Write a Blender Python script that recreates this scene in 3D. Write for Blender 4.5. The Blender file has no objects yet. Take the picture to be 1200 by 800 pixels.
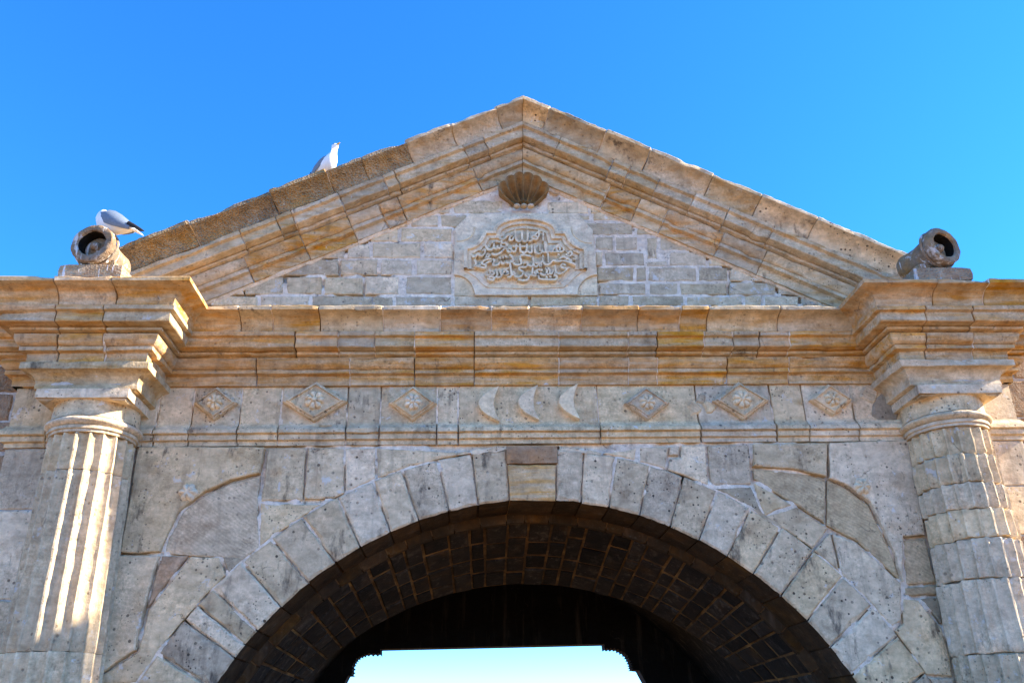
import bpy, math, random
from mathutils import Vector, Matrix, noise
random.seed(7)
R = math.radians
sc = bpy.context.scene

# ------------------------------------------------------------------ camera
F_PX, PITCH, YAW, ROLL = 1009.3, .4307, -.0615, -.0272      # measured for a 1200 x 800 picture
CAM = Vector((-.8066, -10.0, 1.7))
def cam_axes():
    cp, sp = math.cos(PITCH), math.sin(PITCH)
    z = Matrix.Rotation(YAW, 3, 'Z')
    f, u, r = z @ Vector((0, cp, sp)), z @ Vector((0, -sp, cp)), z @ Vector((1, 0, 0))
    c, s = math.cos(ROLL), math.sin(ROLL)
    return c*r + s*u, -s*r + c*u, f
AX_R, AX_U, AX_F = cam_axes()
def at(x, y, Y):
    """the point of the vertical plane at depth Y that a photograph pixel shows"""
    d = AX_F + AX_R*((x-600)/F_PX) - AX_U*((y-400)/F_PX)
    return CAM + d*((Y-CAM.y)/d.y)
def px_of(p):
    d = Vector(p)-CAM; w = d.dot(AX_F)
    return 600+F_PX*d.dot(AX_R)/w, 400-F_PX*d.dot(AX_U)/w
cd = bpy.data.cameras.new('camera'); cam = bpy.data.objects.new('camera', cd)
sc.collection.objects.link(cam); sc.camera = cam
cd.sensor_width = 36; cd.lens = F_PX/1200*36; cd.clip_end = 5000
m3 = Matrix((AX_R, AX_U, -AX_F)).transposed()
cam.matrix_world = Matrix.Translation(CAM) @ m3.to_4x4()

# ------------------------------------------------------------------ sky, sun, exposure
SUN_EL, SUN_AZ = R(30), R(2.4)       # azimuth: how far the sun stands in front of the gate's own plane
world = bpy.data.worlds.new('World'); sc.world = world; world.use_nodes = True
wn = world.node_tree; wn.nodes.clear()
sky = wn.nodes.new('ShaderNodeTexSky'); sky.sky_type = 'NISHITA'; sky.sun_disc = False
sky.sun_elevation = SUN_EL; sky.sun_rotation = R(90)+SUN_AZ
sky.altitude = 0; sky.air_density = .65; sky.dust_density = 0.0; sky.ozone_density = 8.0
bg = wn.nodes.new('ShaderNodeBackground'); bg.inputs[1].default_value = .12
wo = wn.nodes.new('ShaderNodeOutputWorld')
sat = wn.nodes.new('ShaderNodeHueSaturation'); sat.inputs['Saturation'].default_value = 1.14; sat.inputs['Hue'].default_value = .499
wn.links.new(sky.outputs[0], sat.inputs['Color']); wn.links.new(sat.outputs[0], bg.inputs[0]); wn.links.new(bg.outputs[0], wo.inputs[0])
sd = bpy.data.lights.new('sun', 'SUN'); sd.energy = 4; sd.angle = R(.53); sd.color = (1, .88, .72)
sun = bpy.data.objects.new('sun', sd); sc.collection.objects.link(sun)
to_sun = Vector((math.cos(SUN_EL)*math.cos(SUN_AZ), -math.cos(SUN_EL)*math.sin(SUN_AZ), math.sin(SUN_EL)))
sun.rotation_euler = to_sun.to_track_quat('Z', 'Y').to_euler(); sun.location = (20, 0, 20)
vs = sc.view_settings; vs.view_transform = 'Standard'; vs.look = 'None'; vs.gamma = 1; vs.use_curve_mapping = False
vs.exposure = 2.32
sc.cycles.max_bounces = 8; sc.cycles.diffuse_bounces = 4; sc.cycles.use_denoising = True

# ------------------------------------------------------------------ materials
def nodes_of(name):
    m = bpy.data.materials.new(name); m.use_nodes = True
    t = m.node_tree; t.nodes.clear()
    o = t.nodes.new('ShaderNodeOutputMaterial'); b = t.nodes.new('ShaderNodeBsdfPrincipled')
    t.links.new(b.outputs[0], o.inputs[0]); b.inputs['Specular IOR Level'].default_value = .2
    return m, t, b
class NB:
    def __init__(s, t): s.t = t
    def n(s, kind, **kw):
        o = s.t.nodes.new(kind)
        for k, v in kw.items(): setattr(o, k, v)
        return o
    def l(s, a, b): s.t.links.new(a, b)
    def noise(s, vec, scale, detail=4, rough=.55):
        o = s.n('ShaderNodeTexNoise'); s.l(vec, o.inputs['Vector'])
        o.inputs['Scale'].default_value = scale; o.inputs['Detail'].default_value = detail; o.inputs['Roughness'].default_value = rough
        return o.outputs['Fac']
    def ramp(s, fac, a, b, lo=0., hi=1.):
        o = s.n('ShaderNodeMapRange'); s.l(fac, o.inputs[0]); o.clamp = True
        o.inputs[1].default_value = a; o.inputs[2].default_value = b; o.inputs[3].default_value = lo; o.inputs[4].default_value = hi
        return o.outputs[0]
    def math(s, op, a, b):
        o = s.n('ShaderNodeMath', operation=op)
        for i, v in enumerate((a, b)):
            if hasattr(v, 'links'): s.l(v, o.inputs[i])
            else: o.inputs[i].default_value = v
        return o.outputs[0]
    def mix(s, fac, a, b, mode='MIX'):
        o = s.n('ShaderNodeMix', data_type='RGBA', blend_type=mode)
        if hasattr(fac, 'links'): s.l(fac, o.inputs[0])
        else: o.inputs[0].default_value = fac
        for i, v in ((6, a), (7, b)):
            if hasattr(v, 'links'): s.l(v, o.inputs[i])
            else: o.inputs[i].default_value = (*v, 1)
        return o.outputs[2]
    def mapping(s, vec, scale):
        o = s.n('ShaderNodeMapping'); s.l(vec, o.inputs[0]); o.inputs['Scale'].default_value = scale
        return o.outputs[0]

def stone_mat(name, c1, c2, stain=(.42, .22, .07), stain_amt=.4, white=.35, dark=.3, pits=.5, bump=.6, vary=.16, grain=70, coarse=0., streak=(1, 1, 1), runs=.35, hatch=0., drips=0.):
    m, t, b = nodes_of(name); k = NB(t)
    geo = k.n('ShaderNodeNewGeometry'); oi = k.n('ShaderNodeObjectInfo')
    rnd = oi.outputs['Random']
    comb = k.n('ShaderNodeCombineXYZ')
    for i, s in enumerate((31., 57., 83.)): k.l(k.math('MULTIPLY', rnd, s), comb.inputs[i])
    add = k.n('ShaderNodeVectorMath', operation='ADD'); k.l(geo.outputs['Position'], add.inputs[0]); k.l(comb.outputs[0], add.inputs[1])
    P = add.outputs[0]
    col = k.mix(k.ramp(k.noise(P, 2.2, 5), .35, .65), c1, c2)
    # mineral stain that runs with the bedding of each block
    ps = k.mapping(P, streak)
    st = k.noise(ps, 3.1, 6, .62)
    col = k.mix(k.ramp(st, .62-.34*stain_amt, .80-.22*stain_amt, 0, min(1, .35+stain_amt)), col, stain)
    fine = k.ramp(k.noise(P, 30, 7, .74), .28, .72)
    col = k.mix(k.ramp(k.noise(P, 1.7, 3), .35, .65, .15, 1), col, k.mix(fine, (.60, .58, .55), (1.34, 1.34, 1.34)), 'MULTIPLY')
    mid = k.ramp(k.noise(k.mapping(P, (1, 1, 1.6)), 6.5, 5, .62), .3, .7)
    col = k.mix(1., col, k.mix(mid, (.72, .70, .67), (1.22, 1.22, 1.22)), 'MULTIPLY')
    # lime wash and mortar smears
    if white:
        w = k.noise(P, 5.5, 6, .72)
        col = k.mix(k.ramp(w, .70-.2*white, .76-.2*white, 0, .75), col, (.66, .63, .58))
    if dark:
        d = k.noise(k.mapping(P, (1, 1, .35)), 4.3, 6, .7)
        col = k.mix(k.ramp(d, .70-.18*dark, .80-.18*dark, 0, .85), col, (.10, .075, .055))
    # a few hairline cracks
    vc = k.n('ShaderNodeTexVoronoi', feature='DISTANCE_TO_EDGE'); vc.inputs['Scale'].default_value = 1.6
    wob = k.n('ShaderNodeTexNoise'); k.l(P, wob.inputs['Vector']); wob.inputs['Scale'].default_value = 7; wob.inputs['Detail'].default_value = 5
    wv = k.n('ShaderNodeVectorMath', operation='SCALE'); k.l(wob.outputs['Color'], wv.inputs[0]); wv.inputs['Scale'].default_value = .22
    wa = k.n('ShaderNodeVectorMath', operation='ADD'); k.l(P, wa.inputs[0]); k.l(wv.outputs[0], wa.inputs[1]); k.l(wa.outputs[0], vc.inputs['Vector'])
    crk = k.math('MULTIPLY', k.ramp(vc.outputs['Distance'], .002, .007, 1, 0), k.ramp(k.noise(P, 1.9, 2), .60, .66))
    col = k.mix(k.math('MULTIPLY', crk, .6), col, (.09, .07, .05))
    # pits
    v = k.n('ShaderNodeTexVoronoi', feature='F1'); k.l(P, v.inputs['Vector']); v.inputs['Scale'].default_value = 17; v.inputs['Randomness'].default_value = 1
    sel = k.n('ShaderNodeSeparateColor'); k.l(v.outputs['Color'], sel.inputs[0])
    rad = k.ramp(sel.outputs[0], .35, 1, 0, .34)
    pit = k.ramp(k.math('SUBTRACT', rad, v.outputs['Distance']), 0, .06)
    pit = k.math('MULTIPLY', pit, k.ramp(k.noise(P, 2.9, 3), .42, .58))
    v2 = k.n('ShaderNodeTexVoronoi', feature='F1'); k.l(P, v2.inputs['Vector']); v2.inputs['Scale'].default_value = 37
    sel2 = k.n('ShaderNodeSeparateColor'); k.l(v2.outputs['Color'], sel2.inputs[0])
    pit2 = k.ramp(k.math('SUBTRACT', k.ramp(sel2.outputs[0], .45, 1, 0, .42), v2.outputs['Distance']), 0, .10)
    pit2 = k.math('MULTIPLY', pit2, k.ramp(k.noise(P, 1.6, 3), .50, .62))
    pit = k.math('MAXIMUM', pit, pit2)
    col = k.mix(k.math('MULTIPLY', pit, pits), col, (.10, .075, .05))
    if drips:
        dr = k.noise(k.mapping(geo.outputs['Position'], (11, 11, 1.3)), 1.5, 5, .6)
        col = k.mix(k.ramp(dr, .60-.12*drips, .66-.12*drips, 0, .85), col, (.80, .78, .74))
    if hatch:
        wvt = k.n('ShaderNodeTexWave', wave_type='BANDS', bands_direction='DIAGONAL'); k.l(k.mapping(geo.outputs['Position'], (1, 0, 1.5)), wvt.inputs['Vector'])
        wvt.inputs['Scale'].default_value = 9; wvt.inputs['Distortion'].default_value = 9; wvt.inputs['Detail'].default_value = 3; wvt.inputs['Detail Scale'].default_value = .6
        col = k.mix(1., col, k.mix(wvt.outputs['Fac'], (1-hatch,)*3, (1+hatch*.6,)*3), 'MULTIPLY')
    # water runs that cross the joints
    run = k.noise(k.mapping(geo.outputs['Position'], (4.2, 4.2, .45)), 1.6, 6, .66)
    col = k.mix(k.ramp(run, .54, .72, 0, runs), col, (.16, .12, .085))
    # each block its own tone
    hsv = k.n('ShaderNodeHueSaturation'); k.l(col, hsv.inputs['Color'])
    k.l(k.ramp(rnd, 0, 1, 1-vary, 1+vary), hsv.inputs['Value'])
    frac = k.math('FRACT', k.math('MULTIPLY', rnd, 7.31), 0.)
    k.l(k.ramp(frac, 0, 1, .90, 1.12), hsv.inputs['Saturation'])
    k.l(hsv.outputs[0], b.inputs['Base Color'])
    b.inputs['Roughness'].default_value = .92
    h = k.math('ADD', k.math('MULTIPLY', k.noise(P, grain, 5, .7), .35), k.math('MULTIPLY', k.noise(P, 9, 5, .6), 1.))
    h = k.math('SUBTRACT', h, k.math('MULTIPLY', pit, .8*pits))
    h = k.math('SUBTRACT', h, k.math('MULTIPLY', crk, .5))
    if coarse:
        vv = k.n('ShaderNodeTexVoronoi'); k.l(P, vv.inputs['Vector']); vv.inputs['Scale'].default_value = 38
        h = k.math('ADD', h, k.math('MULTIPLY', vv.outputs['Distance'], coarse))
    bp = k.n('ShaderNodeBump'); bp.inputs['Strength'].default_value = bump; bp.inputs['Distance'].default_value = .03
    k.l(h, bp.inputs['Height']); k.l(bp.outputs[0], b.inputs['Normal'])
    return m

M = {}
M['pale'] = stone_mat('pale_limestone', (.77, .60, .385), (.62, .485, .315), stain_amt=.18, white=.45, dark=.55, pits=.8, runs=.5)
M['brick'] = stone_mat('grey_stone_brick', (.70, .56, .37), (.56, .45, .30), stain_amt=.15, white=.6, dark=.4, vary=.2)
M['vous'] = stone_mat('buff_voussoir_stone', (.75, .575, .365), (.59, .455, .29), stain=(.33, .22, .13), stain_amt=.32, white=.3, dark=.72, pits=1., runs=.5, vary=.2)
M['brown'] = stone_mat('brown_spandrel_stone', (.66, .515, .33), (.54, .42, .27), stain=(.40, .26, .15), stain_amt=.3, white=.15, dark=.3, hatch=.09)
M['rust'] = stone_mat('rusty_stone', (.47, .33, .21), (.40, .28, .18), stain=(.48, .25, .1), stain_amt=.5, white=.15, dark=.2)
M['grey'] = stone_mat('grey_weathered_stone', (.44, .365, .255), (.33, .275, .195), stain_amt=.1, white=.3, dark=.6, pits=1)
M['ochre'] = stone_mat('ochre_moulding_stone', (.64, .49, .31), (.51, .39, .245), stain=(.56, .285, .065), stain_amt=.70, white=.22, dark=.45, pits=.4, streak=(.5, 2.2, 5.), vary=.14)
M['rake'] = stone_mat('weathered_raking_stone', (.65, .515, .34), (.51, .405, .265), stain=(.50, .29, .10), stain_amt=.42, white=.32, dark=.5, streak=(.6, 2, 4))
M['crust'] = stone_mat('rough_lichened_coping_stone', (.50, .375, .23), (.40, .30, .19), stain=(.50, .29, .09), stain_amt=.4, white=.3, dark=.55, bump=1., coarse=1.2, grain=45)
M['column'] = stone_mat('column_limestone', (.76, .595, .385), (.60, .47, .305), stain_amt=.12, white=.5, dark=.4, bump=.8)
M['rampart'] = stone_mat('rough_rampart_stone', (.42, .31, .21), (.32, .24, .165), stain=(.42, .22, .1), stain_amt=.4, white=.35, dark=.5, bump=1., coarse=.6)
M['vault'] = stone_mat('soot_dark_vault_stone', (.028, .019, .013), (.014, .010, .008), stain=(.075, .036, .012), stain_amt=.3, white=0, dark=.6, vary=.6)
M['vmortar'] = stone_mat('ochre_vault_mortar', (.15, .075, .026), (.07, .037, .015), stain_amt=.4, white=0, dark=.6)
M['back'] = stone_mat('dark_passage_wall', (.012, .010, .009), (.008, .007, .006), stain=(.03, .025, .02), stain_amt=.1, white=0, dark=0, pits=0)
M['mortar'] = stone_mat('white_lime_mortar', (.60, .57, .52), (.47, .44, .39), stain=(.36, .26, .16), stain_amt=.25, white=.3, dark=.65, bump=1., vary=0)
M['lime'] = stone_mat('fresh_lime_mortar', (.90, .77, .60), (.74, .62, .48), stain_amt=.1, white=.3, dark=.35, bump=1., vary=0)
M['soot_shade'] = stone_mat('sooty_shaded_soffit_stone', (.07, .038, .016), (.037, .023, .012), stain=(.12, .054, .014), stain_amt=.4, white=0, dark=.5, vary=.3)  # brown stain and the arch underside's deep shade together in one colour
M['carve'] = stone_mat('dressed_plaque_stone', (.82, .68, .465), (.74, .61, .42), stain_amt=.1, white=.2, dark=0, pits=.3, vary=.0, runs=.15)
M['iron'] = stone_mat('rusty_stone_cannon', (.31, .24, .17), (.23, .18, .135), stain=(.40, .22, .08), stain_amt=.5, white=.6, dark=.6, bump=.8, drips=.15)
M['plinth'] = stone_mat('streaked_plinth_stone', (.50, .38, .25), (.38, .29, .19), stain=(.42, .22, .1), stain_amt=.4, white=.35, dark=.5, bump=1., coarse=.6, drips=.25)
M['shell'] = stone_mat('ochre_shell_stone', (.36, .26, .145), (.27, .19, .105), stain=(.38, .20, .06), stain_amt=.45, white=.1, dark=.35)
M['ground'] = stone_mat('sandy_paving', (.30, .18, .08), (.23, .14, .065), stain_amt=.3, white=0, dark=.2, vary=0)
def plain(name, c, rough=.6, var=.12, sc_=60):
    m, t, b = nodes_of(name); k = NB(t)
    g = k.n('ShaderNodeTexCoord')
    f = k.noise(g.outputs['Object'], sc_, 4)
    k.l(k.mix(f, tuple(x*(1-var) for x in c), tuple(min(1, x*(1+var)) for x in c)), b.inputs['Base Color'])
    b.inputs['Roughness'].default_value = rough
    return m
M['feather'] = plain('white_feathers', (.82, .82, .80), .8, .05)
M['wing'] = plain('blue_grey_wing_feathers', (.16, .20, .25), .75, .25)
M['tip'] = plain('black_wing_tip_feathers', (.02, .02, .022), .7)
M['bill'] = plain('yellow_bill', (.65, .38, .04), .5)
M['leg'] = plain('pinkish_leg', (.55, .32, .24), .6)
M['eye'] = plain('dark_eye', (.01, .01, .01), .2)

# ------------------------------------------------------------------ mesh helpers
C = sc.collection
def obj(name, verts, faces, mat, parent=None, smooth=None):
    me = bpy.data.meshes.new(name); me.from_pydata([tuple(v) for v in verts], [], faces); me.update()
    o = bpy.data.objects.new(name, me); C.objects.link(o)
    me.materials.append(M[mat] if isinstance(mat, str) else mat)
    if smooth is not None:
        me.polygons.foreach_set('use_smooth', [True]*len(me.polygons))
        me.set_sharp_from_angle(angle=R(smooth))
    if parent: o.parent = parent
    return o
def tag(o, label=None, cat=None, group=None, kind=None):
    for k, v in (('label', label), ('category', cat), ('group', group), ('kind', kind)):
        if v: o[k] = v
    return o
def empty(name, loc=(0, 0, 0)):
    o = bpy.data.objects.new(name, None); C.objects.link(o); o.location = loc; o.empty_display_size = .2
    return o
def nz(v, s=1., off=0.):
    return noise.noise(Vector(v)*s+Vector((off, off*1.7, off*.3)))
def rough(v, amp, off=0.):
    v = Vector(v)
    return v+Vector((nz(v, 5, off), nz(v, 5, off+11), nz(v, 5, off+23)))*amp+Vector((nz(v, 21, off+3), nz(v, 21, off+5), nz(v, 21, off+7)))*amp*.7
def area(poly):
    return sum(a[0]*b[1]-b[0]*a[1] for a, b in zip(poly, poly[1:]+poly[:1]))/2
def inset(poly, d):
    n = len(poly); out = []
    for i in range(n):
        a, b, c = Vector(poly[i-1]), Vector(poly[i]), Vector(poly[(i+1) % n])
        e1, e2 = (b-a), (c-b)
        if e1.length < 1e-6 or e2.length < 1e-6: out.append(tuple(b)); continue
        e1.normalize(); e2.normalize()
        n1, n2 = Vector((-e1.y, e1.x)), Vector((-e2.y, e2.x))
        k = max(.45, 1+n1.dot(n2))
        out.append(tuple(b+(n1+n2)*(d/k)))
    return out
def resample(poly, step):
    out = []
    for a, b in zip(poly, poly[1:]+poly[:1]):
        a, b = Vector(a), Vector(b); n = max(1, round((b-a).length/step))
        out += [tuple(a.lerp(b, i/n)) for i in range(n)]
    return out
def stone(name, poly, mat, parent, y0=0., depth=.25, gap=.011, bev=.012, amp=.006, step=.055, tilt=.0035):
    """one block of masonry: an outline in the wall plane with worn arrises, its face at depth y0"""
    if area(poly) < 0: poly = poly[::-1]
    off = random.random()*50
    p = inset(poly, gap); p = resample(p, step)
    p = [(v.x, v.z) for v in (rough((x, off, z), amp, off) for x, z in p)]
    q = inset(p, bev)
    for i_, (a_, b_) in enumerate(zip(p, q)):
        ch = max(0, nz((a_[0], off, a_[1]), 9, off)-.22)*5+max(0, nz((a_[0], off, a_[1]), 3, off+4)-.35)*5
        q[i_] = (b_[0]+(b_[0]-a_[0])*ch, b_[1]+(b_[1]-a_[1])*ch)
    n = len(p); cx = sum(x for x, z in p)/n; cz = sum(z for x, z in p)/n
    ta, tb = random.uniform(-tilt, tilt), random.uniform(-tilt, tilt)
    y0 = y0+random.uniform(-tilt, tilt)
    V = [(x, y0+depth, z) for x, z in p]+[(x, y0+bev*.9+nz((x, off, z), 8)*.004, z) for x, z in p]
    V += [(x, y0+ta*(x-cx)+tb*(z-cz)+nz((x, off, z), 6)*.004, z) for x, z in q]
    Fc = []
    for k in (0, 1):
        Fc += [(k*n+i, (k+1)*n+i, (k+1)*n+(i+1) % n, k*n+(i+1) % n) for i in range(n)]
    Fc.append(tuple(range(3*n-1, 2*n-1, -1))); 
    # outline runs anticlockwise seen from -Y: front cap must face -Y
    Fc[-1] = tuple(range(2*n, 3*n))
    Fc[:-1] = [f[::-1] for f in Fc[:-1]]
    return obj(name, V, Fc, mat, parent)
def prism(name, poly, y0, y1, mat, parent=None):
    if area(poly) < 0: poly = poly[::-1]
    n = len(poly)
    V = [(x, y0, z) for x, z in poly]+[(x, y1, z) for x, z in poly]
    Fc = [tuple(range(n)), tuple(range(2*n-1, n-1, -1))]+[(i, n+i, n+(i+1) % n, (i+1) % n) for i in range(n)]
    return obj(name, V, Fc, mat, parent)
def inside(poly, x, z):
    c = False; n = len(poly)
    for i in range(n):
        (x1, z1), (x2, z2) = poly[i-1], poly[i]
        if (z1 > z) != (z2 > z) and x < (x2-x1)*(z-z1)/(z2-z1)+x1: c = not c
    return c
def mortar_sheet(name, poly, mat, parent, deep=.06, flush=.008, bias=.0, step=.03):
    """the mortar bed behind a run of stones: here pointed up flush, there washed out deep"""
    x0, x1 = min(p[0] for p in poly), max(p[0] for p in poly); z0, z1 = min(p[1] for p in poly), max(p[1] for p in poly)
    nx, nz_ = int((x1-x0)/step)+1, int((z1-z0)/step)+1; idx = {}; V = []; Fc = []; off = random.random()*40
    def vid(i, j):
        if (i, j) not in idx:
            x, z = x0+(x1-x0)*i/nx, z0+(z1-z0)*j/nz_
            a = nz((x, 0, z), 1.7, off)*1.1+nz((x, 0, z), 6, off+9)*.7+bias
            f = min(1, max(0, (a+.12)/.3)); f = f*f*(3-2*f)
            idx[i, j] = len(V); V.append((x, deep*(1-f)+(flush+nz((x, 0, z), 17, off)*.006)*f, z))
        return idx[i, j]
    for i in range(nx):
        for j in range(nz_):
            if inside(poly, x0+(x1-x0)*(i+.5)/nx, z0+(z1-z0)*(j+.5)/nz_): Fc.append((vid(i, j), vid(i+1, j), vid(i+1, j+1), vid(i, j+1)))
    return obj(name, V, Fc, mat, parent, 80)
def pxpoly(pts, Y=0.):
    return [(v.x, v.z) for v in (at(x, y, Y) for x, y in pts)]
def boxm(name, x0, x1, y0, y1, z0, z1, mat, parent=None, amp=.006, step=.12, bev=.015):
    """a worn cuboid: subdivided, arrises rounded, faces uneven"""
    nx, ny, nz_ = (max(2, round(abs(b-a)/step)) for a, b in ((x0, x1), (y0, y1), (z0, z1)))
    off = random.random()*30
    idx, V, Fc = {}, [], []
    def g(i, n, a, b):
        t = i/n; return a+(b-a)*t
    def vid(i, j, k):
        if (i, j, k) not in idx:
            v = Vector((g(i, nx, x0, x1), g(j, ny, y0, y1), g(k, nz_, z0, z1)))
            ex, ey, ez = i in (0, nx), j in (0, ny), k in (0, nz_)
            s = ex+ey+ez
            if s > 1:
                c = Vector(((x0+x1)/2, (y0+y1)/2, (z0+z1)/2)); d = v-c
                for a, e in enumerate((ex, ey, ez)):
                    if e: v[a] -= math.copysign(bev*.45*(s-1), d[a])
            idx[i, j, k] = len(V); V.append(rough(v, amp, off))
        return idx[i, j, k]
    for k in (0, nz_):
        for i in range(nx):
            for j in range(ny):
                f = [vid(i, j, k), vid(i, j+1, k), vid(i+1, j+1, k), vid(i+1, j, k)]; Fc.append(f if k == 0 else f[::-1])
    for j in (0, ny):
        for i in range(nx):
            for k in range(nz_):
                f = [vid(i, j, k), vid(i+1, j, k), vid(i+1, j, k+1), vid(i, j, k+1)]; Fc.append(f if j == 0 else f[::-1])
    for i in (0, nx):
        for j in range(ny):
            for k in range(nz_):
                f = [vid(i, j, k), vid(i, j, k+1), vid(i, j+1, k+1), vid(i, j+1, k)]; Fc.append(f if i == 0 else f[::-1])
    return obj(name, V, Fc, mat, parent, 50)

def grid_faces(nr, n, close=True):
    return [(i*n+j, i*n+(j+1) % n, (i+1)*n+(j+1) % n, (i+1)*n+j) for i in range(nr-1) for j in range(n if close else n-1)]
def arc_profile(pts):
    """pts: (p, z) or (p, z, kind) - kind 'cav'/'ovo'/'cyma' curves the run that ends there"""
    out = [pts[0][:2]]
    for q in pts[1:]:
        a, b = out[-1], q[:2]; kind = q[2] if len(q) > 2 else None
        if kind:
            for i in range(1, 7):
                t = i/6; 
                if kind == 'cav': u, w = 1-math.cos(t*math.pi/2), math.sin(t*math.pi/2)   # leaves flat under the edge above
                elif kind == 'ovo': u, w = math.sin(t*math.pi/2), 1-math.cos(t*math.pi/2)
                else: u, w = t-math.sin(2*math.pi*t)/9, t
                if kind == 'cav': u, w = math.sin(t*math.pi/2), 1-math.cos(t*math.pi/2)
                if kind == 'ovo': u, w = 1-math.cos(t*math.pi/2), math.sin(t*math.pi/2)
                out.append((a[0]+(b[0]-a[0])*u, a[1]+(b[1]-a[1])*w))
        else: out.append(b)
    return out
def close_profile(prof, back):
    return prof+[(back, prof[-1][1]), (back, prof[0][1])]
def plan_path(path, s0, s1, step):
    """points and mitre normals of the plan line between two lengths along it"""
    P = [Vector(p) for p in path]; L = [0]
    for a, b in zip(P, P[1:]): L.append(L[-1]+(b-a).length)
    N = []
    for a, b in zip(P, P[1:]):
        d = (b-a).normalized(); N.append(Vector((d.y, -d.x)))
    ss = {s0, s1}
    for i, l in enumerate(L):
        if s0+1e-4 < l < s1-1e-4: ss.add(l)
    ss = sorted(ss); full = []
    for a, b in zip(ss, ss[1:]):
        n = max(1, round((b-a)/step)); full += [a+(b-a)*i/n for i in range(n)]
    full.append(ss[-1]); out = []
    for s in full:
        k = max(i for i in range(len(P)-1) if L[i] <= s+1e-6)
        pt = P[k]+(P[k+1]-P[k]).normalized()*(s-L[k])
        m = N[k].copy()
        if k > 0 and abs(s-L[k]) < 1e-5 and s0+1e-4 < s < s1-1e-4:
            m = (N[k-1]+N[k])/(1+N[k-1].dot(N[k]))
        elif abs(s-L[k]) < 1e-5 and k > 0 and abs(s-s0) > 1e-4: m = N[k-1]
        out.append((pt, m, s))
    return out
def moulding(name, prof, path, s0, s1, mat, parent, back=-.3, gap=.006, step=.07, amp=.006, top_amp=0., shift=0.):
    s0 += gap*random.uniform(.5, 1.6); s1 -= gap*random.uniform(.5, 1.6)
    pr = close_profile(prof, back); n = len(pr); off = random.random()*40
    rows = plan_path(path, s0, s1, step)
    if len(rows) > 1:
        e0 = plan_path(path, s0, min(s1, s0+.012), 1)[-1]; e1 = plan_path(path, max(s0, s1-.012), s1, 1)[0]
        rows = [rows[0]]+[(e0[0], rows[0][1], e0[2])]+[r for r in rows[1:-1] if s0+.02 < r[2] < s1-.02]+[(e1[0], rows[-1][1], e1[2])]+[rows[-1]]
    V = []
    for i, (pt, m, s) in enumerate(rows):
        ed = .009 if i in (0, len(rows)-1) else 0
        for j, (p, z) in enumerate(pr):
            q = p-(ed if p > back else 0)+shift
            if p > .03: q -= max(0, nz((s, z*2.5, off), 3.5)-.33)*.11
            w = Vector((pt.x+m.x*q, pt.y+m.y*q, z))
            a = amp
            if top_amp and j < 2 and p > back:
                w.z -= max(0, nz((s, off, 0), 3)+.15+nz((s, off, 3), 14)*.6)*top_amp
            V.append(rough(w, a, off) if p > back else w)
    nr = len(rows)
    Fc = grid_faces(nr, n)
    Fc += [tuple(range(n))[::-1], tuple((nr-1)*n+i for i in range(n))]
    return obj(name, V, Fc, mat, parent, 35)

# ------------------------------------------------------------------ the ground
g = obj('pavement', [(-900, -900, 0), (900, -900, 0), (900, 900, 0), (-900, 900, 0)], [(0, 1, 2, 3)], 'ground'); tag(g, kind='structure')

# ------------------------------------------------------------------ the gate
gate = tag(empty('stone_gate'), 'weathered sandstone gate with triangular pediment, round arch and two fluted columns', 'gate')
XR, XO, XE, OFF = 4.48, 5.72, 6.2, .711
RI, CI = 4.018, .22          # intrados
RO_, CO = 4.865, .013        # extrados
ARCH_X = .0
def arc_pts(r, cz, a0, a1, n, cx=ARCH_X):
    return [(cx+r*math.cos(a0+(a1-a0)*i/n), cz+r*math.sin(a0+(a1-a0)*i/n)) for i in range(n+1)]
# masonry body behind the dressed faces
body = [(-XE+.03, 0), (-XE+.03, 6.35), (XE-.03, 6.35), (XE-.03, 0), (4.06, 0)]+arc_pts(4.06, CI, 0, math.pi, 48)+[(-4.06, 0)]
prism('masonry_core', body, .075, .80, 'mortar', gate)
prism('pediment_core', [(-4.9, 6.34), (0, 9.35), (4.9, 6.34)], .075, .9, 'mortar', gate)
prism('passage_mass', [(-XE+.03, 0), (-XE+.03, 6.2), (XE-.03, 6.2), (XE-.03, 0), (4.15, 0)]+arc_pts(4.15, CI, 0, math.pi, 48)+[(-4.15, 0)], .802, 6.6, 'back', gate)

# --- horizontal cornice: three courses that break forward over the columns
ZC = 6.526
CROWN = arc_profile([(.575, ZC), (.585, ZC-.01), (.585, 6.468), (.535, 6.452), (.365, 6.285, 'cav'), (.36, 6.272)])
MIDC = arc_profile([(.375, 6.268), (.385, 6.262), (.385, 6.212), (.335, 6.2), (.345, 6.088), (.335, 6.078), (.20, 6.075), (.20, 6.066), (.222, 6.06), (.222, 6.03), (.15, 6.018), (.15, 6.004)])
BED = arc_profile([(.185, 6.0), (.185, 5.98), (.085, 5.872, 'ovo'), (.125, 5.868), (.125, 5.822), (.058, 5.812), (.05, 5.69)])
PATH = [(-XE, 3.0), (-XE, 0), (-XO, 0), (-XO, -OFF), (-XR, -OFF), (-XR, 0), (XR, 0), (XR, -OFF), (XO, -OFF), (XO, 0), (XE, 0), (XE, 3.0)]
LEN = [0]
for a, b in zip(PATH, PATH[1:]): LEN.append(LEN[-1]+math.dist(a, b))
def s_front(px, y, p):
    """length along the cornice line of a joint seen at pixel px"""
    if px < 235: X = at(px, y, -OFF-p).x; return LEN[3]+(X+XO)
    if px > 1000: X = at(px, y, -OFF-p).x; return LEN[7]+(X-XR)
    X = at(px, y, -p).x; return LEN[5]+(X+XR)
corn = moulding('cornice', [(.03, ZC-.02), (.02, 5.70)], PATH, .02, LEN[-1]-.02, 'mortar', gate, back=-.3, step=5, amp=0, gap=0)
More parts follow.
